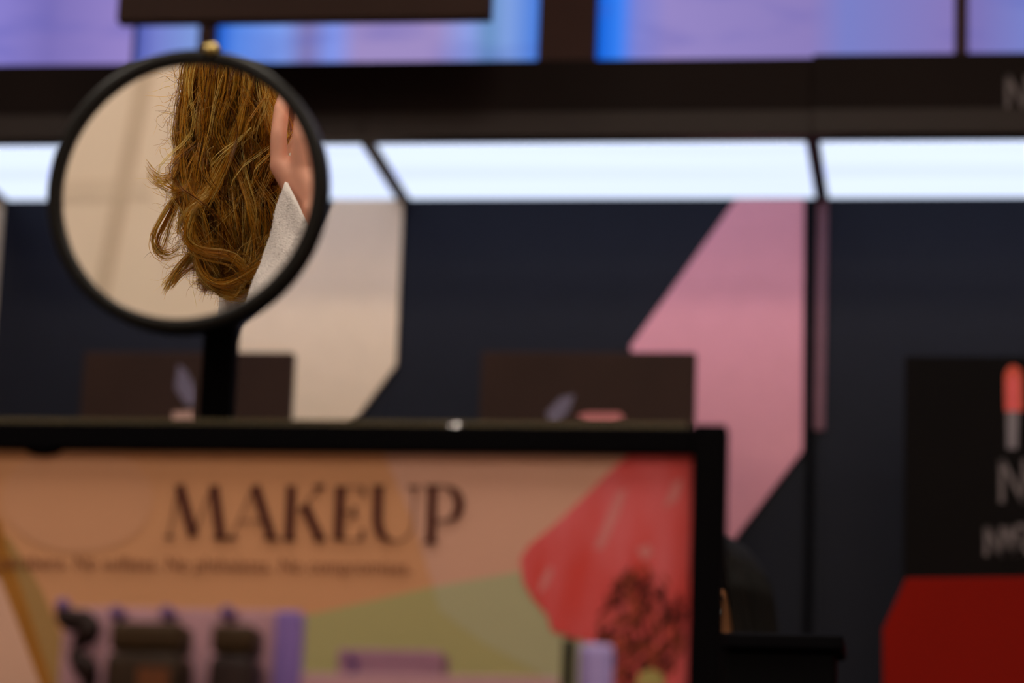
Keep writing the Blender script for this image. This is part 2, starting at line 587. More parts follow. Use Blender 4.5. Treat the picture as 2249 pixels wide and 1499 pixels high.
nars(2200, 1008, 96, Yc - .0005, .001, 5.5, M_lettergrey, c3)
nars(2166, 1155, 66, Yc - .0005, .001, 5.0, M_lettergrey, c3)

# red block in front of the tall card
Yr = 4.96
P = ppoly([(1990, 1268), (2600, 1262), (2600, 1700), (1940, 1700), (1938, 1380)], Yr)
zc = 1.1505
P = [np.array([p[0], p[1], max(p[2], zc)]) for p in P]
rb = MB().prism(P, (0, 0.12, 0)).build('red_block', M_red)
tag(rb, 'red block with a chamfered corner below the tall black card', 'block')
bv = rb.modifiers.new('bevel', 'BEVEL')
bv.width = 0.003
bv.segments = 2

# ------------------------------------------------------------------ black plinth in mid floor and the seated woman
Yq = 3.75
zq = at(1700, 1389, Yq)[2]
xa, xb = at(1380, 1389, Yq)[0], at(1852, 1389, Yq)[0]
t = thing('display_plinth', ((xa + xb) / 2, Yq + .05, 0), 'black floor plinth hiding the dark-haired woman below her eyes', 'plinth')
MB().box((xa + .01, Yq + .01, 0), (xb - .01, Yq + .09, zq - .02), .003).build('body', M_black, t)
MB().box((xa, Yq, zq - .02), (xb, Yq + .10, zq), .004).build('top_board', M_blacksat, t)


# ------------------------------------------------------------------ people
def rcone(mb, p0, r0, p1, r1, seg=14):
    p0, p1 = np.array(p0, float), np.array(p1, float)
    mb.tube([p0, p1], [r0, r1], seg)
    mb.ball(p0, r0, seg)
    mb.ball(p1, r1, seg)


def chain(mb, pts, rad, seg=14):
    for i in range(len(pts) - 1):
        rcone(mb, pts[i], rad[i], pts[i + 1], rad[i + 1], seg)


def fused(name, mb, voxel, material, parent, smooth=4):
    """overlapping limbs melted into one continuous skin"""
    o = mb.build(name, material, parent)
    m = o.modifiers.new('r', 'REMESH')
    m.mode = 'VOXEL'
    m.voxel_size = voxel
    s = o.modifiers.new('s', 'SMOOTH')
    s.factor = 0.5
    s.iterations = smooth
    bpy.context.view_layer.update()
    me = bpy.data.meshes.new_from_object(o.evaluated_get(bpy.context.evaluated_depsgraph_get()))
    o.modifiers.clear()
    old = o.data
    o.data = me
    bpy.data.meshes.remove(old)
    me.name = name
    me.materials.clear()
    me.materials.append(material)
    me.polygons.foreach_set('use_smooth', [True] * len(me.polygons))
    return o


M_skin = mat('skin', (226, 160, 132), 0.5, 0.35, var=0.05, vscale=40, sss=0.15)
M_skin2 = mat('skin_tan', (205, 140, 95), 0.5, 0.35, var=0.05, vscale=40)
M_eye = mat('eye_white', (225, 220, 215), 0.2, 0.5)
M_iris = mat('iris_brown', (60, 35, 20), 0.2, 0.5)
M_lip = mat('lip', (170, 80, 78), 0.4, 0.4)
M_coat = mat('coat_fleece', (226, 214, 206), 0.95, 0.1, var=0.08, vscale=260, bump=0.9, bscale=700, sheen=0.3)
M_trouser = mat('trouser_denim', (50, 55, 75), 0.85, 0.2, var=0.1, vscale=200)
M_blackcloth = mat('black_cloth', (20, 18, 20), 0.9, 0.2, var=0.1, vscale=200)
M_shoe = mat('shoe_leather', (235, 232, 228), 0.45, 0.4)


def hairmat(name, stops, rough=0.36, tl=0.0, spec=0.45, tone=False):
    m = bpy.data.materials.new(name)
    m.use_nodes = True
    nt = m.node_tree
    b = nt.nodes['Principled BSDF']
    g = nt.nodes.new('ShaderNodeNewGeometry')
    cr = nt.nodes.new('ShaderNodeValToRGB')
    e = cr.color_ramp.elements
    e[0].position, e[0].color = stops[0][0], lin(stops[0][1])
    e[1].position, e[1].color = stops[-1][0], lin(stops[-1][1])
    for p, c in stops[1:-1]:
        q = e.new(p)
        q.color = lin(c)
    if tone:
        at_ = nt.nodes.new('ShaderNodeAttribute')
        at_.attribute_name = 'tone'
        nt.links.new(at_.outputs['Fac'], cr.inputs[0])
    else:
        nt.links.new(g.outputs['Random Per Island'], cr.inputs[0])
    nt.links.new(cr.outputs[0], b.inputs['Base Color'])
    b.inputs['Roughness'].default_value = rough
    b.inputs['Specular IOR Level'].default_value = spec
    if tl:
        tr = nt.nodes.new('ShaderNodeBsdfTranslucent')
        nt.links.new(cr.outputs[0], tr.inputs[0])
        mx = nt.nodes.new('ShaderNodeMixShader')
        mx.inputs[0].default_value = tl
        nt.links.new(b.outputs[0], mx.inputs[1])
        nt.links.new(tr.outputs[0], mx.inputs[2])
        nt.links.new(mx.outputs[0], nt.nodes['Material Output'].inputs[0])
    return m


M_hair = hairmat('hair_auburn', [(0, (100, 52, 5)), (.35, (184, 116, 18)), (.7, (242, 182, 50)), (1, (252, 228, 130))], .27, .40, .5, True)
M_hairroot = mat('hair_under', (70, 38, 10), 0.6, 0.2, var=0.2, vscale=60)
M_hair2 = hairmat('hair_black', [(0, (6, 4, 3)), (.7, (14, 9, 6)), (1, (24, 16, 10))], .5, 0.0, .12)


def strand_mesh(name, lists, radii, material, parent, tone=None):
    """lists: array (S, N, 3) of strand points (world); three-sided tapering tubes, one mesh"""
    A = np.asarray(lists)
    S, N, _ = A.shape
    T = np.gradient(A, axis=1)
    T /= np.linalg.norm(T, axis=2, keepdims=True) + 1e-12
    ref = np.array([.3, .6, .74])
    a = np.cross(T, ref)
    a /= np.linalg.norm(a, axis=2, keepdims=True) + 1e-12
    b = np.cross(T, a)
    taper = np.interp(np.linspace(0, 1, N), [0, .05, .75, 1], [.8, 1, .9, .25])
    r = np.asarray(radii)[:, None, None] * taper[None, :, None]
    V = np.stack([A + r * (math.cos(k * 2.0944) * a + math.sin(k * 2.0944) * b) for k in range(3)], axis=2)  # S,N,3,3
    V = V.reshape(-1, 3) - origin_of(parent)
    base = (np.arange(S) * N * 3)[:, None, None] + (np.arange(N - 1) * 3)[None, :, None]
    k = np.arange(3)[None, None, :]
    k2 = (k + 1) % 3
    quads = np.stack([base + k, base + k2, base + 3 + k2, base + 3 + k], axis=-1).reshape(-1, 4)
    me = bpy.data.meshes.new(name)
    nq = len(quads)
    me.vertices.add(len(V))
    me.vertices.foreach_set('co', V.astype(np.float32).ravel())
    me.loops.add(nq * 4)
    me.loops.foreach_set('vertex_index', quads.astype(np.int32).ravel())
    me.polygons.add(nq)
    me.polygons.foreach_set('loop_start', np.arange(0, nq * 4, 4, dtype=np.int32))
    me.polygons.foreach_set('use_smooth', np.ones(nq, dtype=bool))
    me.update(calc_edges=True)
    me.validate()
    if tone is not None:
        at_ = me.attributes.new('tone', 'FLOAT', 'POINT')
        at_.data.foreach_set('value', np.repeat(np.asarray(tone, np.float32), N * 3))
    me.materials.append(material)
    o = bpy.data.objects.new(name, me)
    COL.objects.link(o)
    o.parent = parent
    o['kind'] = 'stuff'
    return o


def head_shapes(mb, c, F, N, Z, s=1.0):
    """skull, jaw, nose, ears, brow; c is the head's centre, F forward, N sideways"""
    ax = [F, N, Z]
    mb.ball(c + Z * .022 * s, s, 24, (.095, .075, .092), ax)
    mb.ball(c + F * .020 * s - Z * .035 * s, s, 20, (.066, .060, .072), ax)
    mb.ball(c + F * .050 * s - Z * .092 * s, s, 14, (.026, .026, .020), ax)
    mb.ball(c + F * .062 * s - Z * .048 * s, s, 14, (.028, .032, .022), ax)
    rcone(mb, c + F * .086 * s + Z * .005 * s, .006 * s, c + F * .102 * s - Z * .028 * s, .0105 * s, 10)
    for q in (-1, 1):
        mb.ball(c + F * .094 * s - Z * .031 * s + N * q * .011 * s, .0075 * s, 8)
        mb.ball(c - F * .004 * s + N * q * .075 * s - Z * .010 * s, s, 10, (.017, .007, .030), ax)
        mb.ball(c + F * .076 * s + N * q * .030 * s + Z * .018 * s, s, 10, (.014, .022, .008), ax)


def face_parts(parent, c, F, N, Z, s=1.0):
    ax = [F, N, Z]
    for q in (-1, 1):
        e = MB().ball(c + F * .0765 * s + N * q * .031 * s + Z * .002 * s, s, 14, (.010, .014, .007), ax).build('eye', M_eye, parent, True)
        MB().ball(c + F * .0845 * s + N * q * .031 * s + Z * .002 * s, s, 10, (.0035, .0068, .0068), ax).build('iris', M_iris, e, True)
    for q in (-1, 1):
        MB().ball(c + F * .084 * s + N * q * .033 * s + Z * .021 * s, s, 10, (.006, .019, .0035), ax).build('eyebrow', M_iris, parent, True)
    lm = MB().ball(c + F * .088 * s - Z * .052 * s, s, 14, (.009, .022, .0055), ax)
    lm.ball(c + F * .086 * s - Z * .062 * s, s, 14, (.009, .019, .006), ax)
    lm.build('lips', M_lip, parent, True)


def hand(mb, wrist, mcps, fingers, rad, thumb, trad):
    """palm between wrist and knuckles, four fingers as own chains, thumb from the palm's side"""
    wrist = np.array(wrist)
    for m, fg, r in zip(mcps, fingers, rad):
        rcone(mb, wrist, .019, m, r[0] * 1.18, 12)
        chain(mb, [m] + fg, [r[0] * 1.08] + r[1:], 12)
    for i in range(len(mcps) - 1):
        rcone(mb, (np.array(mcps[i]) * .8 + wrist * .2), .0095, (np.array(mcps[i + 1]) * .8 + wrist * .2), .0095, 10)
    chain(mb, thumb, trad, 12)


# ---- the seated dark-haired woman behind the plinth
Ys = 4.32
hc = at(1551, 1366, Ys)            # head centre
S0 = np.array([hc[0], Ys, 0.0])
Fw, Nw, Zw = np.array([-.25, -.968, 0.]), np.array([.968, -.25, 0.]), np.array([0, 0, 1.])
pw = thing('person', S0, 'dark-haired person in black half hidden behind the sign post and plinth', 'person')


def sp(f, n, z):
    return S0 + f * Fw + n * Nw + np.array([0, 0, z])


hz = hc[2]
mb = MB()
head_shapes(mb, hc, Fw, Nw, Zw)
chain(mb, [hc - Zw * .07 - Fw * .02, sp(-.025, 0, hz - .19)], [.052, .058])
for q in (-1, 1):
    chain(mb, [sp(-.03, 0, hz - .2), sp(-.03, q * .15, hz - .24)], [.07, .055])
    chain(mb, [sp(-.03, q * .17, hz - .25), sp(-.02, q * .21, hz - .52), sp(.18, q * .16, hz - .60), sp(.24, q * .13, hz - .60)], [.045, .036, .026, .024])
    hw = sp(.24, q * .13, hz - .60)
    mc = [hw + Fw * .07 + Nw * q * k + Zw * -.005 for k in (-.03, -.01, .01, .03)]
    hand(mb, hw, mc, [[m + Fw * .035 - Zw * .01, m + Fw * .055 - Zw * .03, m + Fw * .06 - Zw * .045] for m in mc], [[.009, .008, .0075, .0065]] * 4,
         [hw + Fw * .02 - Nw * q * .02, hw + Fw * .05 - Nw * q * .05, hw + Fw * .075 - Nw * q * .055], [.012, .010, .008])
    chain(mb, [sp(-.03, q * .08, hz - .30), sp(-.03, q * .075, hz - .55), sp(0, q * .09, hz - .74)], [.10, .09, .11])
    chain(mb, [sp(0, q * .09, hz - .76), sp(.37, q * .10, hz - .76), sp(.36, q * .10, .42), sp(.34, q * .10, .40)], [.085, .06, .05, .05])
    chain(mb, [sp(.36, q * .10, .42), sp(.34, q * .1, .20)], [.05, .04])
    chain(mb, [sp(.34, q * .10, .22), sp(.42, q * .11, .19)], [.04, .03])
fused('body', mb, .009, M_skin2, pw)
face_parts(pw, hc, Fw, Nw, Zw)
mb = MB()
for q in (-1, 1):
    chain(mb, [sp(-.03, 0, hz - .215), sp(-.03, q * .15, hz - .245)], [.078, .066])
    chain(mb, [sp(-.03, q * .17, hz - .25), sp(-.02, q * .21, hz - .52), sp(.17, q * .165, hz - .60)], [.058, .048, .037])
    chain(mb, [sp(-.03, q * .08, hz - .30), sp(-.03, q * .075, hz - .55), sp(0, q * .09, hz - .74)], [.112, .102, .122])
fused('top', mb, .011, M_blackcloth, pw)
mb = MB()
for q in (-1, 1):
    chain(mb, [sp(0, q * .09, hz - .75), sp(.37, q * .10, hz - .76), sp(.36, q * .10, .42), sp(.345, q * .10, .26)], [.100, .074, .062, .056])
fused('trousers', mb, .011, M_blackcloth, pw)
for q in (-1, 1):
    mb = MB()
    chain(mb, [sp(.33, q * .10, .215), sp(.42, q * .11, .19)], [.052, .040])
    fused('shoe', mb, .008, M_blackcloth, pw)
# hair: centre parting, falling past the face to the shoulders
L = []
for i in range(2200):
    q = random.choice((-1, 1))
    a0 = random.uniform(-.10, .098)
    dn = random.uniform(0, 1)
    p0 = hc + Fw * (a0 * .8) + Nw * q * .004 + Zw * (.122 - 6 * a0 * a0)
    back = random.uniform(-.075, .078)
    o = .076 + .014 * dn
    p1 = hc + Fw * back * 1.0 + Nw * q * (o * math.sqrt(max(.1, 1 - (back / .11) ** 2)) - .012) + Zw * .070
    p2 = hc + Fw * back * 1.05 + Nw * q * (o * math.sqrt(max(.15, 1 - (back / .12) ** 2)) + .006) - Zw * .01
    p3 = p2 + Nw * q * (.006 + .012 * dn) - Zw * .09
    p4 = p3 + Nw * q * random.uniform(-.02, .02) - Fw * .01 - Zw * random.uniform(.09, .16)
    L.append(catmull([p0, p1, p2, p3, p4], 14))
strand_mesh('hair', L, rng.uniform(.0008, .0016, len(L)), M_hair2, pw)
mb = MB()
mb.ball(hc + Zw * .036 - Fw * .010, 1, 24, (.101, .083, .090), [Fw, Nw, Zw])
mb.ball(hc - Fw * .05 - Zw * .05, 1, 20, (.055, .085, .12), [Fw, Nw, Zw])
mb.build('hair_base', M_blackcloth, pw, True)
# her stool
zs = hz - .865
t = thing('stool', sp(-.03, 0, 0), 'black round stool under the dark-haired seated person', 'stool')
c0 = sp(-.0, 0, 0)
MB().lathe(c0, Zw, np.array([1., 0, 0]), np.array([0, 1., 0]), [(.001, zs - .06), (.17, zs - .06), (.18, zs - .045), (.18, zs - .015), (.165, zs), (.001, zs)], 28, False).build('seat', M_blacksat, t, True)
MB().tube([c0 + Zw * .03, c0 + Zw * (zs - .06)], .025).build('column', M_chrome, t, True)
MB().lathe(c0, Zw, np.array([1., 0, 0]), np.array([0, 1., 0]), [(.001, .0), (.22, .0), (.22, .012), (.03, .035), (.001, .035)], 28, False).build('base', M_chrome, t, True)
MB().lathe(c0 + Zw * .19, Zw, np.array([1., 0, 0]), np.array([0, 1., 0]), [(.345, -.008), (.36, -.008), (.36, .008), (.345, .008)], 36).build('footrest', M_chrome, t, True)

# ------------------------------------------------------------------ the makeup unit with its framed header
Ysg = 2.0
Yfr = Ysg - .022
zbar1, zbar0 = at(800, 932, Yfr)[2], at(800, 990, Yfr)[2]
xpost0, xpost1 = at(1517, 1200, Yfr)[0], at(1591, 1200, Yfr)[0]
xul = -1.35
unit = thing('makeup_display', ((xul + xpost1) / 2, Ysg + .1, 0), 'black framed makeup display unit with a printed peach header', 'display unit')
MB().box((xul, Ysg + .012, 0), (xpost1 - .04, Ysg + .26, zbar0 - .004), .003).build('cabinet', M_black, unit)
MB().box((xul, Ysg - .022, zbar0), (xpost0, Ysg + .02, zbar1), .0015).build('top_bar', M_blacksat, unit)
MB().box((xpost0, Ysg - .026, 0), (xpost1, Ysg - .002, zbar1 + .0012), .0015).build('post', M_blacksat, unit)
MB().box((xul - .02, Ysg - .026, 0), (xul, Ysg + .02, zbar1 + .0012), .0015).build('post', M_blacksat, unit)
zsh = .80
MB().box((xul, Ysg - .30, zsh - .03), (xpost1, Ysg + .012, zsh), .003).build('shelf', M_black, unit)
MB().box((xul + .01, Ysg - .28, 0), (xpost1 - .01, Ysg + .012, zsh - .03), .003).build('base_cabinet', M_black, unit)
# translucent strip on top of the bar
m = mat('acrylic_olive', (98, 88, 58), 0.25, 0.5, trans=0.55)
MB().box((xul, Ysg - .004, zbar1), (at(1512, 930, Ysg)[0], Ysg - .001, at(800, 922, Ysg - .004)[2]), .0003).build('acrylic_strip', m, unit)
p = at(997, 938, Ysg - .02)
MB().ball((p[0], Ysg - .010, zbar1 - .001), .0066, 18, (1, 1, .75)).build('screw_cap', M_chrome, unit, True)
p = at(92, 996, Ysg - .02)
MB().ball((p[0], Ysg - .016, zbar0 + .0005), 1, 18, (.013, .006, .0045)).build('clip', M_blacksat, unit, True)

# header print: panel and flat printed shapes
Yp0 = Ysg - .014
M_p0 = mat('print_peach', (194, 140, 102), 0.7, 0.15, var=0.03, vscale=8)
M_p1 = mat('print_peach_pink', (196, 150, 130), 0.7, 0.15, var=0.03, vscale=8)
M_p2 = mat('print_green', (162, 154, 106), 0.7, 0.15, var=0.03, vscale=8)
M_p3 = mat('print_green_grey', (164, 160, 126), 0.7, 0.15, var=0.03, vscale=8)
M_p4 = mat('print_blush', (193, 141, 108), 0.7, 0.15, var=0.03, vscale=8)
M_p5 = mat('print_ochre', (150, 98, 36), 0.7, 0.15, var=0.1, vscale=15)
M_p6 = mat('print_tan', (152, 118, 72), 0.7, 0.15, var=0.05, vscale=10)
M_p7 = mat('print_petal_pale', (200, 158, 138), 0.7, 0.15, var=0.05, vscale=10)
M_pet = mat('print_poppy_red', (196, 62, 56), 0.7, 0.15, vscale=16, stretch=(3.0, 1, .8), rgb2=(208, 98, 104))
M_pet2 = mat('print_poppy_streak', (198, 116, 116), 0.7, 0.15, var=.05)
M_sta = mat('print_stamen', (84, 26, 22), 0.7, 0.15, var=.3, vscale=60)
M_sta2 = mat('print_stamen_brown', (130, 58, 34), 0.7, 0.15, var=.3, vscale=60)
panel = MB().box((xul, Yp0, zsh), (xpost0 + .002, Yp0 + .004, zbar0 + .002)).build('header_panel', M_p0, unit)
lay = [0]


def pr(name, pts, m, parent=panel):
    lay[0] += 1
    return plate(name, pts, Yp0, .00012 * lay[0], m, parent)


pr('peach_print', [(838, 985), (1530, 985), (1530, 1400), (960, 1400), (952, 1290), (905, 1140)], M_p1)
pr('green_print', [(600, 1362), (700, 1345), (950, 1288), (1160, 1252), (1530, 1180), (1530, 1560), (600, 1560)], M_p2)
pr('grey_green_print', [(950, 1288), (1160, 1252), (1530, 1180), (1530, 1560), (1330, 1560), (1190, 1480), (1060, 1410), (965, 1340)], M_p3)
el = [(175 + 170 * math.cos(a) * (1 if math.cos(a) < 0 else .95), 1095 + 118 * math.sin(a)) for a in np.linspace(0, 2 * math.pi, 36, endpoint=False)]
pr('blush_print', el, M_p4)
pr('tan_print', [(-420, 1040), (20, 1180), (90, 1290), (190, 1530), (-420, 1530)], M_p6)
pr('ochre_print', [(-420, 1060), (0, 1140), (22, 1220), (60, 1330), (125, 1530), (-420, 1530)], M_p5)
pr('pale_petal_print', [(-420, 1220), (0, 1268), (40, 1370), (98, 1530), (-420, 1530)], M_p7)
# poppy
pet = [(1400, 985), (1530, 985), (1530, 1560), (1330, 1560), (1320, 1415), (1258, 1400), (1212, 1385), (1202, 1350), (1170, 1315), (1148, 1275), (1143, 1225),
       (1165, 1195), (1215, 1155), (1280, 1095), (1340, 1035)]
flower = pr('poppy_print', pet, M_pet)
lay[0] += 1
for pts in ([(1355, 1080), (1378, 1072), (1360, 1130), (1325, 1205), (1305, 1205), (1330, 1140)], [(1190, 1270), (1206, 1242), (1216, 1250), (1204, 1285), (1180, 1308)],
            [(1480, 1060), (1500, 1050), (1490, 1095), (1455, 1120)], [(1400, 1205), (1425, 1195), (1435, 1215), (1412, 1232)]):
    plate('petal_streak', pts, Yp0, .00012 * lay[0], M_pet2, flower)
lay[0] += 1
st = MB()
st2 = MB()
rr = random.Random(5)
for i in range(260):
    a = rr.uniform(0, 2 * math.pi)
    r = math.sqrt(rr.random())
    cx, cy = 1408 + 95 * r * math.cos(a), 1385 + 135 * r * math.sin(a)
    cx += (cy - 1385) * -.05
    l = rr.uniform(10, 26)
    b = rr.uniform(-.9, .9) + math.pi * .6
    d = np.array([math.cos(b), math.sin(b)])
    nn = np.array([-d[1], d[0]]) * rr.uniform(3, 7)
    c = np.array([cx, cy])
    (st if rr.random() < .62 else st2).prism(ppoly([c - d * l, c + nn, c + d * l, c - nn], Yp0), (0, -.00012 * lay[0] - rr.uniform(0, .0002), 0))
tag(st.build('stamen_print', M_sta, flower), kind='stuff')
tag(st2.build('stamen_print', M_sta2, flower), kind='stuff')
lay[0] += 1
pr('bud_print', [(1395, 1510), (1405, 1478), (1430, 1468), (1455, 1480), (1462, 1510)], mat('print_bud', (165, 150, 90), .7, .15), flower)

# MAKEUP
Ym = Yp0 - .00012 * lay[0]
TH, HL = 10.5, 1.5
lt = .0004


def arc(cx, cy, rx, ry, a0, a1, n=12):
    return [(cx + rx * math.cos(math.radians(a)), cy + ry * math.sin(math.radians(a))) for a in np.linspace(a0, a1, n)]


LET = [
    [([(371, 1180), (393, 1066)], HL), ([(362, 1179), (381, 1179)], 3.5), ([(394, 1064), (425, 1176)], TH), ([(425, 1176), (466, 1068)], HL), ([(470, 1066), (485, 1181)], TH), ([(468, 1181), (504, 1182)], 3)],
    [([(508, 1180), (558, 1068)], HL), ([(497, 1181), (520, 1181)], 3.5), ([(527, 1144), (580, 1144)], HL), ([(560, 1066), (597, 1182)], TH), ([(580, 1182), (614, 1183)], 3)],
    [([(640, 1066), (635, 1184)], TH), ([(622, 1184), (650, 1184)], 3), ([(654, 1124), (700, 1072)], HL), ([(688, 1069), (714, 1069)], 4), ([(668, 1108), (704, 1184)], TH), ([(690, 1184), (716, 1184)], 3)],
    [([(748, 1067), (743, 1185)], TH), ([(735, 1069), (800, 1070)], HL), ([(796, 1068), (799, 1088)], 4.5), ([(748, 1124), (780, 1124)], HL), ([(779, 1112), (778, 1136)], 4.5), ([(735, 1184), (795, 1185)], HL), ([(797, 1162), (793, 1186)], 4.5)],
    [([(831, 1066), (829, 1140)] + arc(868, 1146, 38, 42, 175, 90, 7), [TH, TH, TH, TH, TH, 8, 6, 4, HL]), (arc(868, 1146, 40, 43, 90, 10, 7) + [(911, 1072)], HL), ([(818, 1068), (845, 1068)], 3), ([(897, 1070), (922, 1070)], 3.5)],
    [([(950, 1066), (946, 1188)], TH), ([(930, 1190), (962, 1190)], 3), ([(934, 1068), (965, 1068)], 3), ([(950, 1068), (972, 1068)] + arc(975, 1106, 34, 38, -80, 80, 11) + [(952, 1145)], [HL, HL, 3, 5, 8, 10, TH, TH, TH, 10, 8, 5, 3, HL])],
]
for L_ in LET:
    strokes('letter', L_, Ym, lt, M_letterdark, panel)
M_small = mat('print_text_brown', (112, 62, 40), 0.7, 0.15)
text_part('small_print', 'No parabens. No sulfates. No phthalates. No compromises.', -62, 1246, 905, Ym, .0004, M_small, panel, 7)

# ------------------------------------------------------------------ products on the unit's shelf
M_lilac = mat('lilac_card', (182, 138, 150), 0.6, 0.2, var=.05)
M_violet = mat('violet_plastic', (126, 98, 172), 0.4, 0.4)
M_violetd = mat('violet_peg', (92, 54, 112), 0.4, 0.4)
M_bot = mat('bottle_brown', (40, 25, 12), 0.5, 0.12, var=.25, vscale=50)
M_bot2 = mat('bottle_maroon', (34, 20, 18), 0.5, 0.12, var=.2, vscale=50)
M_cap = mat('cap_olive', (56, 40, 24), 0.5, 0.12)
M_lab = mat('bottle_label_orange', (96, 48, 14), 0.5, 0.3, var=.15, vscale=60)
Yt = 1.86
a, b = at(140, 1332, Yt), at(668, 1332, Yt)
rack = thing('tester_rack', ((a[0] + b[0]) / 2, Yt, zsh), 'lilac tester rack with violet sides below the printed header', 'rack')
MB().box((a[0], Yt, zsh), (b[0] - .016, Yt + .006, a[2]), .001).build('back_panel', M_lilac, rack)
MB().box((b[0] - .016, Yt - .008, zsh), (b[0], Yt + .008, a[2] - .001), .002).build('side_panel', M_violet, rack)
MB().box((a[0], Yt - .075, zsh), (b[0] - .016, Yt, zsh + .008), .001).build('base_tray', M_violet, rack)
for x in (265, 375, 507):
    p = at(x, 1350, Yt)
    MB().tube([(p[0], Yt + .001, p[2]), (p[0], Yt - .012, p[2])], .0042, 12).build('peg', M_violetd, rack, True)


def bottle(name, x0, x1, ytop, Y, m, mc, lb, z0, label=None):
    c = at((x0 + x1) / 2, ytop, Y)
    hw = (at(x1, ytop, Y)[0] - at(x0, ytop, Y)[0]) / 2
    t = thing(name, (c[0], Y, z0), lb, 'bottle')
    zc = c[2]
    cc = np.array([c[0], Y, 0])
    dep = .018
    bt = MB().box((c[0] - hw, Y - dep, z0), (c[0] + hw, Y + dep, zc - .018), .006).build('body', m, t, True)
    MB().box((c[0] - hw * .92, Y - dep * .9, zc - .0175), (c[0] + hw * .92, Y + dep * .9, zc), .003).build('cap', mc, t, True)
    if label:
        MB().box((c[0] - hw * .1, Y - dep - .0006, zc - .075), (c[0] + hw * .7, Y - dep + .0004, zc - .028), .0002).build('label', label, bt)
    return t


zt0 = zsh + .008
bottle('tester_bottle', 250, 420, 1372, Yt - .035, M_bot, M_cap, 'wide brown tester bottle with an orange label in the lilac rack', zt0, M_lab)
bottle('tester_bottle', 474, 574, 1378, Yt - .035, M_bot2, M_cap, 'narrow dark maroon tester bottle in the lilac rack', zt0)
# dark curled brush hanging at the rack's left end
pts = [at(x, y, Yt - .012) for x, y in ((138, 1330), (142, 1352), (168, 1362), (190, 1352), (200, 1370), (192, 1392), (176, 1410), (168, 1440), (186, 1462), (196, 1490), (188, 1530))]
t = thing('tester_strap', (pts[0][0], Yt - .012, pts[-1][2]), 'dark brown curled tester strap at the left end of the lilac rack', 'strap')
MB().tube(catmull(pts, 40), [.003 + .0042 * abs(math.sin(i * .25)) for i in range(40)], 10).build('cord', M_bot2, t, True)
MB().ball(pts[0], .005, 12).build('knob', M_violetd, t, True)

# small purple box, lilac tray, lavender bottle
Yx = 1.88
a, b = at(742, 1424, Yx), at(968, 1424, Yx)
t = thing('makeup_box', ((a[0] + b[0]) / 2, Yx, zsh), 'small purple carton with a dark round mark on its left', 'box')
MB().box((a[0], Yx, zsh), (b[0], Yx + .035, a[2]), .001).build('carton', mat('purple_carton', (150, 108, 130), .6, .2), t)
strokes('printed_mark', [(arc(758, 1462, 22, 22, -80, 80, 10), 8)], Yx - .0004, .0004, M_violetd, t)
a, b = at(660, 1486, Yx - .05), at(1225, 1492, Yx - .05)
t = thing('lilac_tray', ((a[0] + b[0]) / 2, Yx - .05, zsh), 'low lilac tray along the bottom edge in front of the purple carton', 'tray')
MB().box((a[0], Yx - .05, zsh), (b[0], Yx - .045, b[2] + .001), .001).build('front_panel', M_lilac, t)
MB().box((a[0], Yx - .045, zsh), (b[0], Yx - .006, zsh + .006), .001).build('tray_floor', M_lilac, t)
a, b = at(1267, 1412, Yx), at(1345, 1412, Yx)
c = (a + b) / 2
t = thing('lavender_bottle', (c[0], Yx, zsh), 'lavender bottle standing beside the black stick below the poppy', 'bottle')
r = (b[0] - a[0]) / 2
MB().lathe(np.array([c[0], Yx + .01, 0]), Zw, np.array([1., 0, 0]), np.array([0, 1., 0]), [(.0005, zsh), (r * .95, zsh), (r, zsh + .003), (r, a[2] - .004), (r * .9, a[2]), (.0005, a[2])], 28, False).build('body', mat('lavender_plastic', (150, 132, 190), .45, .4), t, True)
MB().lathe(np.array([c[0], Yx + .01, 0]), Zw, np.array([1., 0, 0]), np.array([0, 1., 0]), [(r * 1.01, zsh + .03), (r * 1.01, zsh + .045)], 28, False).build('band', M_violet, t, True)
a, b = at(1236, 1404, Yx), at(1264, 1404, Yx)
t = thing('black_stick', ((a[0] + b[0]) / 2, Yx, zsh), 'thin black makeup stick left of the lavender bottle', 'stick')
x = (a[0] + b[0]) / 2
r = (b[0] - a[0]) / 2
MB().tube([(x, Yx, zsh), (x, Yx, a[2] - .03)], r, 16).build('body', M_black, t, True)
MB().tube([(x, Yx, a[2] - .029), (x, Yx, a[2])], r * .97, 16).build('cap', M_blacksat, t, True)

# ------------------------------------------------------------------ the round mirror
DM = 2.16
MC = atd(409, 419, DM)
cdir = (CAM - MC) / np.linalg.norm(CAM - MC)
BETA, ELEV = math.radians(18.0), math.radians(10.0)
az = math.atan2(cdir[0], -cdir[1]) - 2 * BETA
pdir = np.array([math.sin(az) * math.cos(ELEV), -math.cos(az) * math.cos(ELEV), math.sin(ELEV)])
NM = cdir + pdir
NM /= np.linalg.norm(NM)
MA = np.cross(np.array([0, 0, 1.]), NM)
MA /= np.linalg.norm(MA)
MV = np.cross(NM, MA)
xs0, ys0 = atd(480, 800, DM + .035)[:2]
mir = thing('vanity_mirror', (xs0, ys0, zbar0 - .004), 'round black-framed mirror on a stem showing long auburn hair', 'mirror')
prof = [(.0905, -.004), (.0905, .0035), (.0920, .0048), (.0985, .0048), (.1003, .0030), (.1003, -.0105), (.0985, -.012), (.0890, -.012), (.0890, -.004)]
MB().lathe(MC, NM, MA, MV, prof, 96).build('frame', mat('mirror_frame_black', (10, 7, 5), .45, .2), mir, True)
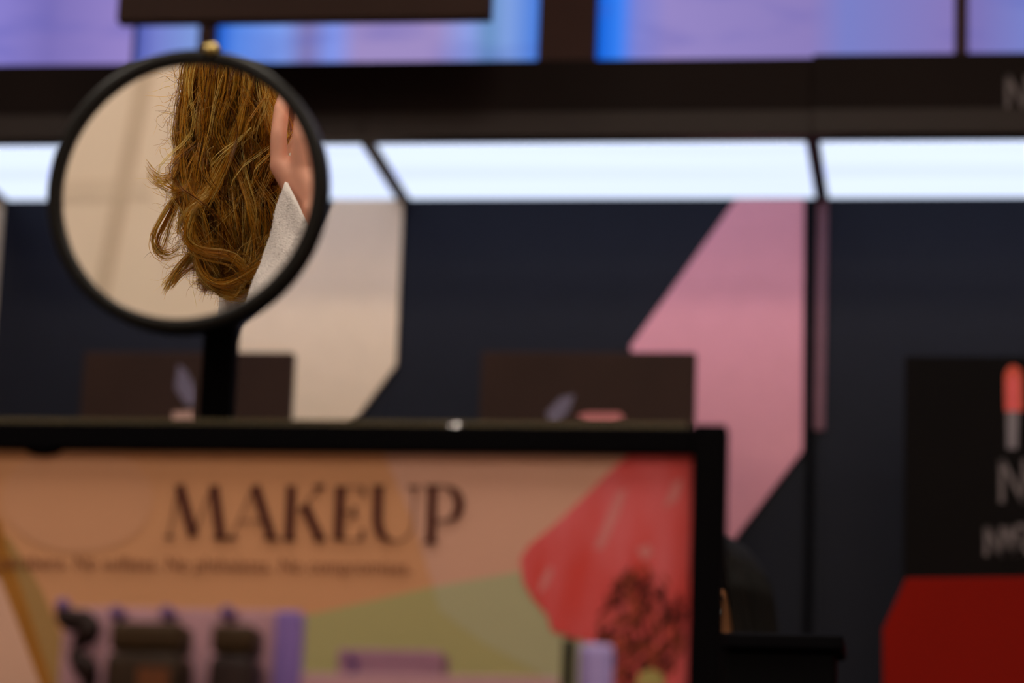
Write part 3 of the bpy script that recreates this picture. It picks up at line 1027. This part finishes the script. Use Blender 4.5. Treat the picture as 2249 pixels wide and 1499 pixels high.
# glass
m = bpy.data.materials.new('mirror_silver')
m.use_nodes = True
nt = m.node_tree
b_ = nt.nodes['Principled BSDF']
b_.inputs['Metallic'].default_value = 1
b_.inputs['Roughness'].default_value = 0.0
n_ = nt.nodes.new('ShaderNodeTexNoise')
n_.inputs['Scale'].default_value = 6
cr = nt.nodes.new('ShaderNodeValToRGB')
cr.color_ramp.elements[0].color = (.90, .90, .89, 1)
cr.color_ramp.elements[1].color = (.93, .93, .92, 1)
nt.links.new(n_.outputs['Fac'], cr.inputs[0])
nt.links.new(cr.outputs[0], b_.inputs['Base Color'])
gl = MB()
ring = [MC + .0915 * (math.cos(t_) * MA + math.sin(t_) * MV) - NM * .004 for t_ in np.linspace(0, 2 * math.pi, 96, endpoint=False)]
gl.prism(ring, NM * .004)
gl.build('mirror_glass', m, mir)
MB().lathe(MC - NM * .004, NM, MA, MV, [(.0005, -.008), (.091, -.008), (.091, -.0045), (.0005, -.0045)], 64, False).build('back_shell', M_black, mir, True)
ps = atd(464, 110, DM + .012)
MB().ball(ps, .0060, 16, (1, 1, .8)).build('finial', M_gold, mir, True)
zst = atd(486, 660, DM + .035)[2]
st_x = atd(484, 760, DM + .04)
MB().box((st_x[0] - .0115, st_x[1] - .006, zbar0 + .008), (st_x[0] + .0115, st_x[1] + .010, zst), .0015).build('stem', M_blacksat, mir)
MB().tube([(st_x[0], st_x[1] + .002, zst - .012), MC - NM * .011 - MV * .075 + MA * .016], .006, 12).build('bracket', M_black, mir, True)
MB().box((st_x[0] - .05, st_x[1] - .04, zbar0 - .004), (st_x[0] + .05, st_x[1] + .05, zbar0 + .008), .003).build('base', M_blacksat, mir)

# ------------------------------------------------------------------ the woman whose hair the mirror shows
DV = DFOC


def refl(p):
    return p - 2 * np.dot(p - MC, NM) * NM


def V(px, py, n=0.0):
    """real point whose image in the mirror falls on this pixel; n = metres nearer than the sharp plane"""
    return refl(atd(px, py, DV - n))


P0 = V(500, 400)
Fp = V(560, 400) - P0
Fp[2] = 0
Fp /= np.linalg.norm(Fp)
Zp = np.array([0, 0, 1.])
Np = V(500, 400, .1) - P0
Np[2] = 0
Np -= Fp * np.dot(Np, Fp)
Np /= np.linalg.norm(Np)
print('hair point', P0, 'mirror', MC, 'facing', Fp)


def B(f, n, z):
    return np.array([P0[0], P0[1], 0]) + f * Fp + n * Np + np.array([0, 0, z])


SC = FPX / DV
zp = P0[2]
hcen = B(.085, -.15, zp + .245)
me_ = thing('person', B(.09, -.17, 0), 'person with long wavy auburn hair and white fleece coat, seen in the mirror', 'person')
mb = MB()
head_shapes(mb, hcen, Fp, Np, Zp)
NC = -.17
chain(mb, [hcen - Zp * .07 - Fp * .015, B(.075, NC, zp + .04)], [.050, .056])
wr = V(705, 480, .095)
for q in (-1, 1):
    chain(mb, [B(.08, NC, zp + .03), B(.09, NC + q * .14, zp + .005)], [.065, .05])
    chain(mb, [B(.086, NC + q * .075, zp - .06), B(.082, NC + q * .065, zp - .30), B(.088, NC + q * .08, zp - .46)], [.082, .074, .095])
    chain(mb, [B(.088, NC + q * .085, zp - .50), B(.10, NC + q * .09, .50), B(.09, NC + q * .09, .09)], [.090, .058, .04])
    chain(mb, [B(.08, NC + q * .09, .05), B(.20, NC + q * .10, .03)], [.035, .026])
# near arm raised: shoulder, elbow, wrist
EL = V(600, 925, .14)
SH = B(.15, NC + .17, zp - .02)
chain(mb, [SH, EL], [.046, .037])
chain(mb, [EL, wr], [.036, .024])
# near hand: knuckles and fingers
mc = [V(613, 364, .085), V(657, 380, .092), V(698, 388, .090), V(736, 396, .082)]
fg = [[V(612, 300, .080), V(618, 240, .070), V(628, 200, .056)],
      [V(660, 305, .090), V(666, 235, .080), V(672, 185, .064)],
      [V(704, 312, .088), V(712, 240, .076), V(716, 195, .060)],
      [V(745, 325, .078), V(752, 268, .068), V(754, 230, .055)]]
rad = [[.0080, .0082, .0076, .0062], [.0082, .0084, .0078, .0066], [.0082, .0083, .0077, .0065], [.0074, .0074, .0068, .0056]]
hand(mb, wr, mc, fg, rad, [V(725, 455, .075), V(752, 405, .05), V(756, 350, .03)], [.013, .011, .009])
# far arm hanging
chain(mb, [B(.09, NC - .15, zp - .005), B(.08, NC - .20, zp - .28), B(.13, NC - .20, zp - .50)], [.046, .038, .025])
fw = B(.13, NC - .20, zp - .50)
mc2 = [fw + Fp * k - Zp * .085 - Np * .004 for k in (-.03, -.01, .01, .03)]
hand(mb, fw, mc2, [[p_ - Zp * .04, p_ - Zp * .062 + Np * .01, p_ - Zp * .075 + Np * .02] for p_ in mc2], [[.009, .008, .0075, .0065]] * 4,
     [fw + Fp * .022 - Zp * .03, fw + Fp * .052 - Zp * .06, fw + Fp * .055 - Zp * .09], [.012, .010, .008])
fused('body', mb, .0030, M_skin, me_, 3)
face_parts(me_, hcen, Fp, Np, Zp)
# coat body and far sleeve
mb = MB()
for q in (-1, 1):
    chain(mb, [B(.08, NC, zp + .005), B(.095, NC + q * .145, zp - .012)], [.075, .062])
    chain(mb, [B(.084, NC + q * .075, zp - .06), B(.080, NC + q * .07, zp - .30), B(.090, NC + q * .085, zp - .55), B(.092, NC + q * .088, zp - .66)], [.098, .102, .120, .128])
chain(mb, [SH, EL + Zp * .004], [.056, .050])
chain(mb, [B(.10, NC + .06, zp - .03), SH], [.07, .058])
chain(mb, [B(.09, NC - .15, zp - .012), B(.08, NC - .20, zp - .28), B(.125, NC - .20, zp - .47)], [.060, .052, .042])
fused('coat', mb, .0075, M_coat, me_, 6)
# near sleeve: open tube round the forearm, obliquely cut cuff
ax_pts = [EL, V(622, 800, .150), V(640, 690, .135), V(655, 600, .120), V(676, 530, .112), V(690, 470, .10)]
ax_r = [.056, .050, .043, .036, .034, .034]
CP = catmull(ax_pts, 26)
CR = np.interp(np.linspace(0, 1, 26), np.linspace(0, 1, 6), ax_r)
rightv = V(700, 500, .1) - V(600, 500, .1)
rightv /= np.linalg.norm(rightv)
seg = 40
vs_, fs_ = [], []
nr = len(CP)
for layer, off in ((0, 0.0), (1, -.0035)):
    for i in range(nr):
        tdir = CP[min(i + 1, nr - 1)] - CP[max(i - 1, 0)]
        tdir /= np.linalg.norm(tdir)
        a_ = rightv - tdir * np.dot(rightv, tdir)
        a_ /= np.linalg.norm(a_)
        b_v = np.cross(tdir, a_)
        cut = max(0.0, (i - (nr - 8)) / 7.0) ** 1.0
        for k in range(seg):
            t_ = 2 * math.pi * k / seg
            # the cuff reaches higher on its left and drops on its right
            shift = tdir * (-.052 * math.cos(t_) - .026) * cut
            wob = 1 + .035 * math.sin(3 * t_ + i * .55) + .02 * math.sin(5 * t_ - i * .9)
            vs_.append(CP[i] + shift + (CR[i] + off) * wob * (math.cos(t_) * a_ + math.sin(t_) * b_v))
for layer in (0, 1):
    o_ = layer * nr * seg
    for i in range(nr - 1):
        for k in range(seg):
            k2 = (k + 1) % seg
            fs_.append((o_ + i * seg + k, o_ + i * seg + k2, o_ + (i + 1) * seg + k2, o_ + (i + 1) * seg + k))
for k in range(seg):
    k2 = (k + 1) % seg
    fs_.append(((nr - 1) * seg + k, (nr - 1) * seg + k2, (2 * nr - 1) * seg + k2, (2 * nr - 1) * seg + k))
sl = mesh_obj('sleeve', vs_, fs_, M_coat, me_, True)
# fleece pile on the sleeve
pile = []
vv = np.array(vs_[:nr * seg]).reshape(nr, seg, 3)
for q in range(5200):
    i, k = rng.integers(2, nr - 1), rng.integers(0, seg)
    u_, w_ = rng.random(2)
    p_ = vv[i, k] * (1 - u_) * (1 - w_) + vv[i - 1, k] * u_ * (1 - w_) + vv[i, (k + 1) % seg] * (1 - u_) * w_ + vv[i - 1, (k + 1) % seg] * u_ * w_
    d_ = p_ - CP[i]
    d_ = d_ / np.linalg.norm(d_) + rng.normal(0, .5, 3)
    d_ /= np.linalg.norm(d_)
    pile.append([p_ - d_ * .0004, p_ + d_ * .0006, p_ + d_ * .0011 + rng.normal(0, .0003, 3)])
strand_mesh('fleece_pile', pile, np.full(len(pile), .00025), M_coat, sl)
# trousers and shoes
mb = MB()
for q in (-1, 1):
    chain(mb, [B(.088, NC + q * .085, zp - .52), B(.10, NC + q * .09, .50), B(.09, NC + q * .09, .12)], [.100, .072, .056])
fused('trousers', mb, .010, M_trouser, me_)
for q in (-1, 1):
    mb = MB()
    chain(mb, [B(.06, NC + q * .09, .048), B(.14, NC + q * .095, .046), B(.21, NC + q * .10, .036)], [.046, .044, .034])
    fused('shoe', mb, .007, M_shoe, me_)

# ---- hair
L, RD, TN = [], [], []
NPT = 30


def clump(ctrl, width, count, rad=(.00018, .00034), wav=.0016, fan=1.0, depth=None, tight=.35, tlo=.0, thi=1.0):
    """strands following a guide given as (px, py, n); width in metres across"""
    pts = np.array([V(*c) for c in ctrl])
    G = catmull(pts, NPT)
    t = np.linspace(0, 1, NPT)
    dw = width if depth is None else depth
    tone = rng.uniform(tlo, thi)
    for _ in range(count):
        a_, b_ = rng.normal(0, .5, 2)
        prof = np.interp(t, [0, .5, .85, 1], [1, .8 * fan, tight * 1.4 * fan, tight * fan])
        ph, fr = rng.uniform(0, 6.28), rng.uniform(1.0, 2.6)
        ph2 = rng.uniform(0, 6.28)
        amp = wav * rng.uniform(.3, 1.4)
        off = (a_ * width * prof + amp * t * np.sin(ph + fr * 6.28 * t))[:, None] * Fp + \
              (b_ * dw * prof + amp * t * np.sin(ph2 + fr * 6.28 * t))[:, None] * Np
        off = off + (rng.normal(0, .004) * t)[:, None] * Zp
        L.append(G + off)
        RD.append(rng.uniform(*rad))
        TN.append(min(1.0, max(0.0, tone + rng.normal(0, .14))))


# crown: from the parting over the skull down the back, so the head is covered
for i in range(60):
    q = rng.uniform(-1, 1)
    top = hcen + Fp * rng.uniform(-.05, .06) + Zp * .118 + Np * q * .015
    mid = hcen - Fp * rng.uniform(.02, .10) + Np * q * .085 + Zp * rng.uniform(.0, .05)
    low = hcen - Fp * rng.uniform(.06, .095) + Np * q * .075 - Zp * .09
    G = catmull([top, (top + mid) / 2 + Zp * .02 + Np * q * .02 - Fp * .01, mid, low, low - Zp * .06], NPT)
    for _ in range(26):
        L.append(G + rng.normal(0, .0055, 3) + (rng.normal(0, .003, 3) * np.linspace(0, 1, NPT)[:, None]))
        RD.append(rng.uniform(.0003, .0005))
        TN.append(rng.uniform(.2, .8))

# main fall: layered locks, the far ones denser
def falls(n, nlo, nhi, count, jit=12.0, wmul=1.0):
    for i in range(n):
        s = (i + rng.uniform(0, 1)) / n
        x0 = 430 + 185 * s + rng.normal(0, 8)
        nn = rng.uniform(nlo, nhi)
        xm1 = max(408, 410 + 188 * s + rng.normal(0, jit * .6))
        xm2 = max(394, 398 + 208 * s + rng.normal(0, jit))
        xm25 = 402 + 205 * s + rng.normal(0, jit * 1.2)
        xm3 = 422 + 180 * s + rng.normal(0, jit * 1.3)
        ye = rng.uniform(545, 645) - 70 * abs(s - .55)
        xe = 462 + 112 * s + rng.normal(0, 24)
        hook = rng.uniform(-50, 50)
        clump([(x0 + 20, -60, nn - .03), (x0, 80, nn - .01), (xm1, 190, nn), (xm2, 290, nn + rng.normal(0, .006)), (xm25, 380, nn + rng.normal(0, .008)), (xm3, 470, nn + rng.normal(0, .008)),
               (xm3 * .5 + xe * .5 + rng.normal(0, 14), 550, nn - .004), (xe, ye, nn), (xe + hook, ye + 8, nn)],
              rng.uniform(.004, .010) * wmul, count, wav=.0030)


falls(44, -.050, -.015, 60, 10, 1.3)
falls(44, -.015, .020, 44, 14)
falls(34, .015, .050, 22, 20, .7)
falls(80, .030, .058, 5, 28, .5)
# long inner mass that makes the dark heart
for i in range(16):
    x = rng.uniform(470, 590)
    clump([(x, 100, -.05), (x + 5, 300, -.05), (x, 460, -.045), (x - 5, 560, -.04), (x - 30, 640, -.035)], .014, 60, wav=.002)
# strands that sweep right behind the hand
for i in range(12):
    y = 345 + i * 9 + rng.normal(0, 4)
    clump([(500 + rng.normal(0, 10), 180, .02), (515, y - 90, .026), (548, y - 25, .03), (590, y + 6, .03), (628, y + 12 + i, .018), (640, y + 30, .0)], .006, 34, wav=.0012)
for i in range(6):
    clump([(470 + i * 18, 130, .03), (520 + i * 12, 240, .035), (560 + i * 7, 320, .038), (596 + i * 3, 370, .036), (612, 395 + i * 5, .025)], .005, 30, wav=.001)
# left outline and wave at the shoulder of the fall
clump([(450, 60, .01), (418, 150, .012), (402, 220, .015), (400, 250, .016), (396, 310, .016), (388, 380, .014), (378, 430, .012)], .004, 80, wav=.001)
clump([(470, 120, .03), (430, 190, .035), (404, 222, .033), (410, 238, .034), (440, 228, .036), (470, 205, .036)], .006, 60, wav=.001)
# free curls on the left
CURL = [
    ([(415, 270, .02), (400, 340, .025), (386, 378, .028), (362, 396, .03), (340, 392, .03), (322, 374, .03)], .0035, 34),
    ([(408, 300, .02), (395, 350, .02), (370, 392, .02), (345, 395, .02)], .003, 14),
    ([(450, 340, .03), (430, 390, .034), (405, 415, .036), (380, 420, .036), (352, 408, .036), (338, 396, .034)], .003, 22),
    ([(405, 390, .02), (385, 430, .025), (358, 470, .028), (338, 508, .03), (336, 535, .03), (350, 555, .03), (372, 556, .03), (392, 543, .03)], .003, 40),
    ([(400, 400, .02), (388, 440, .022), (362, 490, .024), (346, 525, .025), (350, 548, .025), (362, 556, .025)], .003, 26),
    ([(410, 420, .03), (392, 450, .03), (374, 495, .03), (362, 540, .03), (356, 562, .03)], .0022, 14),
    ([(440, 400, .035), (418, 450, .038), (400, 480, .04), (391, 496, .04), (394, 508, .04), (404, 511, .04)], .0022, 18),
    ([(432, 545, .02), (405, 572, .022), (382, 602, .024), (366, 625, .025), (360, 632, .025)], .0030, 40),
    ([(436, 553, .02), (412, 578, .02), (390, 605, .02), (372, 628, .02)], .0022, 22),
    ([(446, 580, .01), (420, 588, .01), (396, 605, .01), (376, 626, .01)], .0022, 16),
    # bright front curls
    ([(500, 330, .045), (468, 400, .052), (432, 452, .056), (412, 500, .058), (414, 532, .058), (440, 552, .058), (490, 560, .058), (520, 572, .058), (536, 594, .056), (532, 612, .054)], .0045, 75),
    ([(488, 350, .045), (455, 410, .05), (428, 465, .054), (420, 505, .055), (430, 540, .056), (462, 556, .057), (505, 560, .056)], .004, 60),
    ([(515, 300, .05), (500, 360, .055), (470, 420, .058), (435, 450, .06), (415, 470, .06)], .003, 36),
    ([(540, 215, .05), (525, 280, .055), (505, 345, .058), (480, 400, .06), (455, 445, .06)], .004, 40),
    ([(434, 556, .045), (444, 592, .05), (466, 618, .052), (496, 624, .054), (530, 612, .056), (562, 592, .056), (588, 572, .054), (606, 545, .05)], .0042, 80),
    ([(436, 560, .035), (448, 602, .04), (476, 632, .042), (512, 646, .044), (548, 645, .044), (572, 628, .042), (586, 600, .04)], .006, 95),
    ([(440, 570, .02), (458, 618, .025), (488, 645, .028), (520, 653, .03), (552, 648, .03), (574, 625, .03)], .006, 95),
    ([(452, 540, .03), (470, 590, .03), (500, 622, .03), (540, 630, .03), (580, 610, .03), (600, 580, .03)], .007, 70),
    ([(560, 430, .03), (585, 480, .034), (600, 520, .036), (580, 545, .04), (556, 560, .042)], .004, 40),
    ([(610, 505, .04), (590, 520, .045), (572, 545, .046), (566, 565, .046)], .0035, 36),
    # crossing strand
    ([(552, 280, .06), (520, 310, .062), (488, 335, .064), (462, 362, .064)], .0008, 7),
]
for cc_, wd_, ct_ in CURL:
    clump(cc_, wd_, ct_, wav=.0008, tight=.7, tlo=.62, thi=.95)
# fly-away single hairs
for i in range(260):
    s = rng.random()
    y0 = rng.uniform(90, 600)
    x0 = 415 + rng.normal(0, 18)
    ang = rng.uniform(0, 6.28)
    pts = [(x0, y0, .02)]
    d = np.array([-1.0, rng.uniform(-.2, 1.2)])
    p_ = np.array([x0, y0])
    for k in range(4):
        d = d + rng.normal(0, .7, 2)
        d /= np.linalg.norm(d)
        p_ = p_ + d * rng.uniform(8, 26)
        pts.append((p_[0], p_[1], .02 + rng.normal(0, .01)))
    clump(pts, .0001, 1, rad=(.00012, .0002), wav=.0004)
for i in range(60):
    x0, y0 = rng.uniform(440, 560), rng.uniform(560, 640)
    pts = [(x0, y0, .02)]
    p_ = np.array([x0, y0])
    d = np.array([rng.normal(0, .6), 1.])
    for k in range(4):
        d = d + rng.normal(0, .6, 2)
        d /= np.linalg.norm(d)
        p_ = p_ + d * rng.uniform(6, 20)
        pts.append((p_[0], p_[1], .02))
    clump(pts, .0001, 1, rad=(.00012, .0002), wav=.0004)
for i in range(90):
    x0, y0 = rng.uniform(420, 600), rng.uniform(180, 520)
    pts = [(x0, y0, .06)]
    p_ = np.array([x0, y0])
    d = np.array([rng.normal(0, .5), 1.])
    for k in range(4):
        d = d + rng.normal(0, .5, 2)
        d /= np.linalg.norm(d)
        p_ = p_ + d * rng.uniform(15, 45)
        pts.append((p_[0], p_[1], .062))
    clump(pts, .0001, 1, rad=(.0001, .00018), wav=.0006)
strand_mesh('hair', L, RD, M_hair, me_, TN)
print('strands', len(L))
mb = MB()
mb.ball(hcen + Zp * .028 - Fp * .014, 1, 24, (.097, .081, .094), [Fp, Np, Zp])
mb.ball(hcen - Fp * .045 - Zp * .05, 1, 20, (.05, .078, .10), [Fp, Np, Zp])
mb.build('hair_base', M_hairroot, me_, True)

# panel joints on the cream wall behind her
def on_front(px, py):
    o_ = atd(px, py, DM)
    d_ = MC - CAM
    # reflected ray from the glass to the front wall
    v_ = atd(px, py, 1.0) - CAM
    t_ = np.dot(MC - CAM, NM) / np.dot(v_, NM)
    h_ = CAM + v_ * t_
    r_ = v_ - 2 * np.dot(v_, NM) * NM
    return h_ + r_ * ((YF - h_[1]) / r_[1])


a, b = on_front(332, 100), on_front(224, 640)
print('seam', a, b)
d_ = (b - a)
e_ = a - d_ * ((a[2] - ZC) / d_[2]) if d_[2] else a
e2 = a - d_ * ((a[2] - 1.2) / d_[2])
hw_ = .016
tag(MB().prism([e_ + (-hw_, 0, 0), e_ + (hw_, 0, 0), e2 + (hw_, 0, 0), e2 + (-hw_, 0, 0)], (0, .003, 0)).build('trim_5', M_seam), kind='structure')
a, b = on_front(140, 425), on_front(300, 410)
z_ = (a[2] + b[2]) / 2
tag(MB().box((-2.6, YF, z_ - .02), (e2[0] + (e_[0] - e2[0]) * .5, YF + .0015, z_ + .02)).build('trim_6', M_seam2), kind='structure')
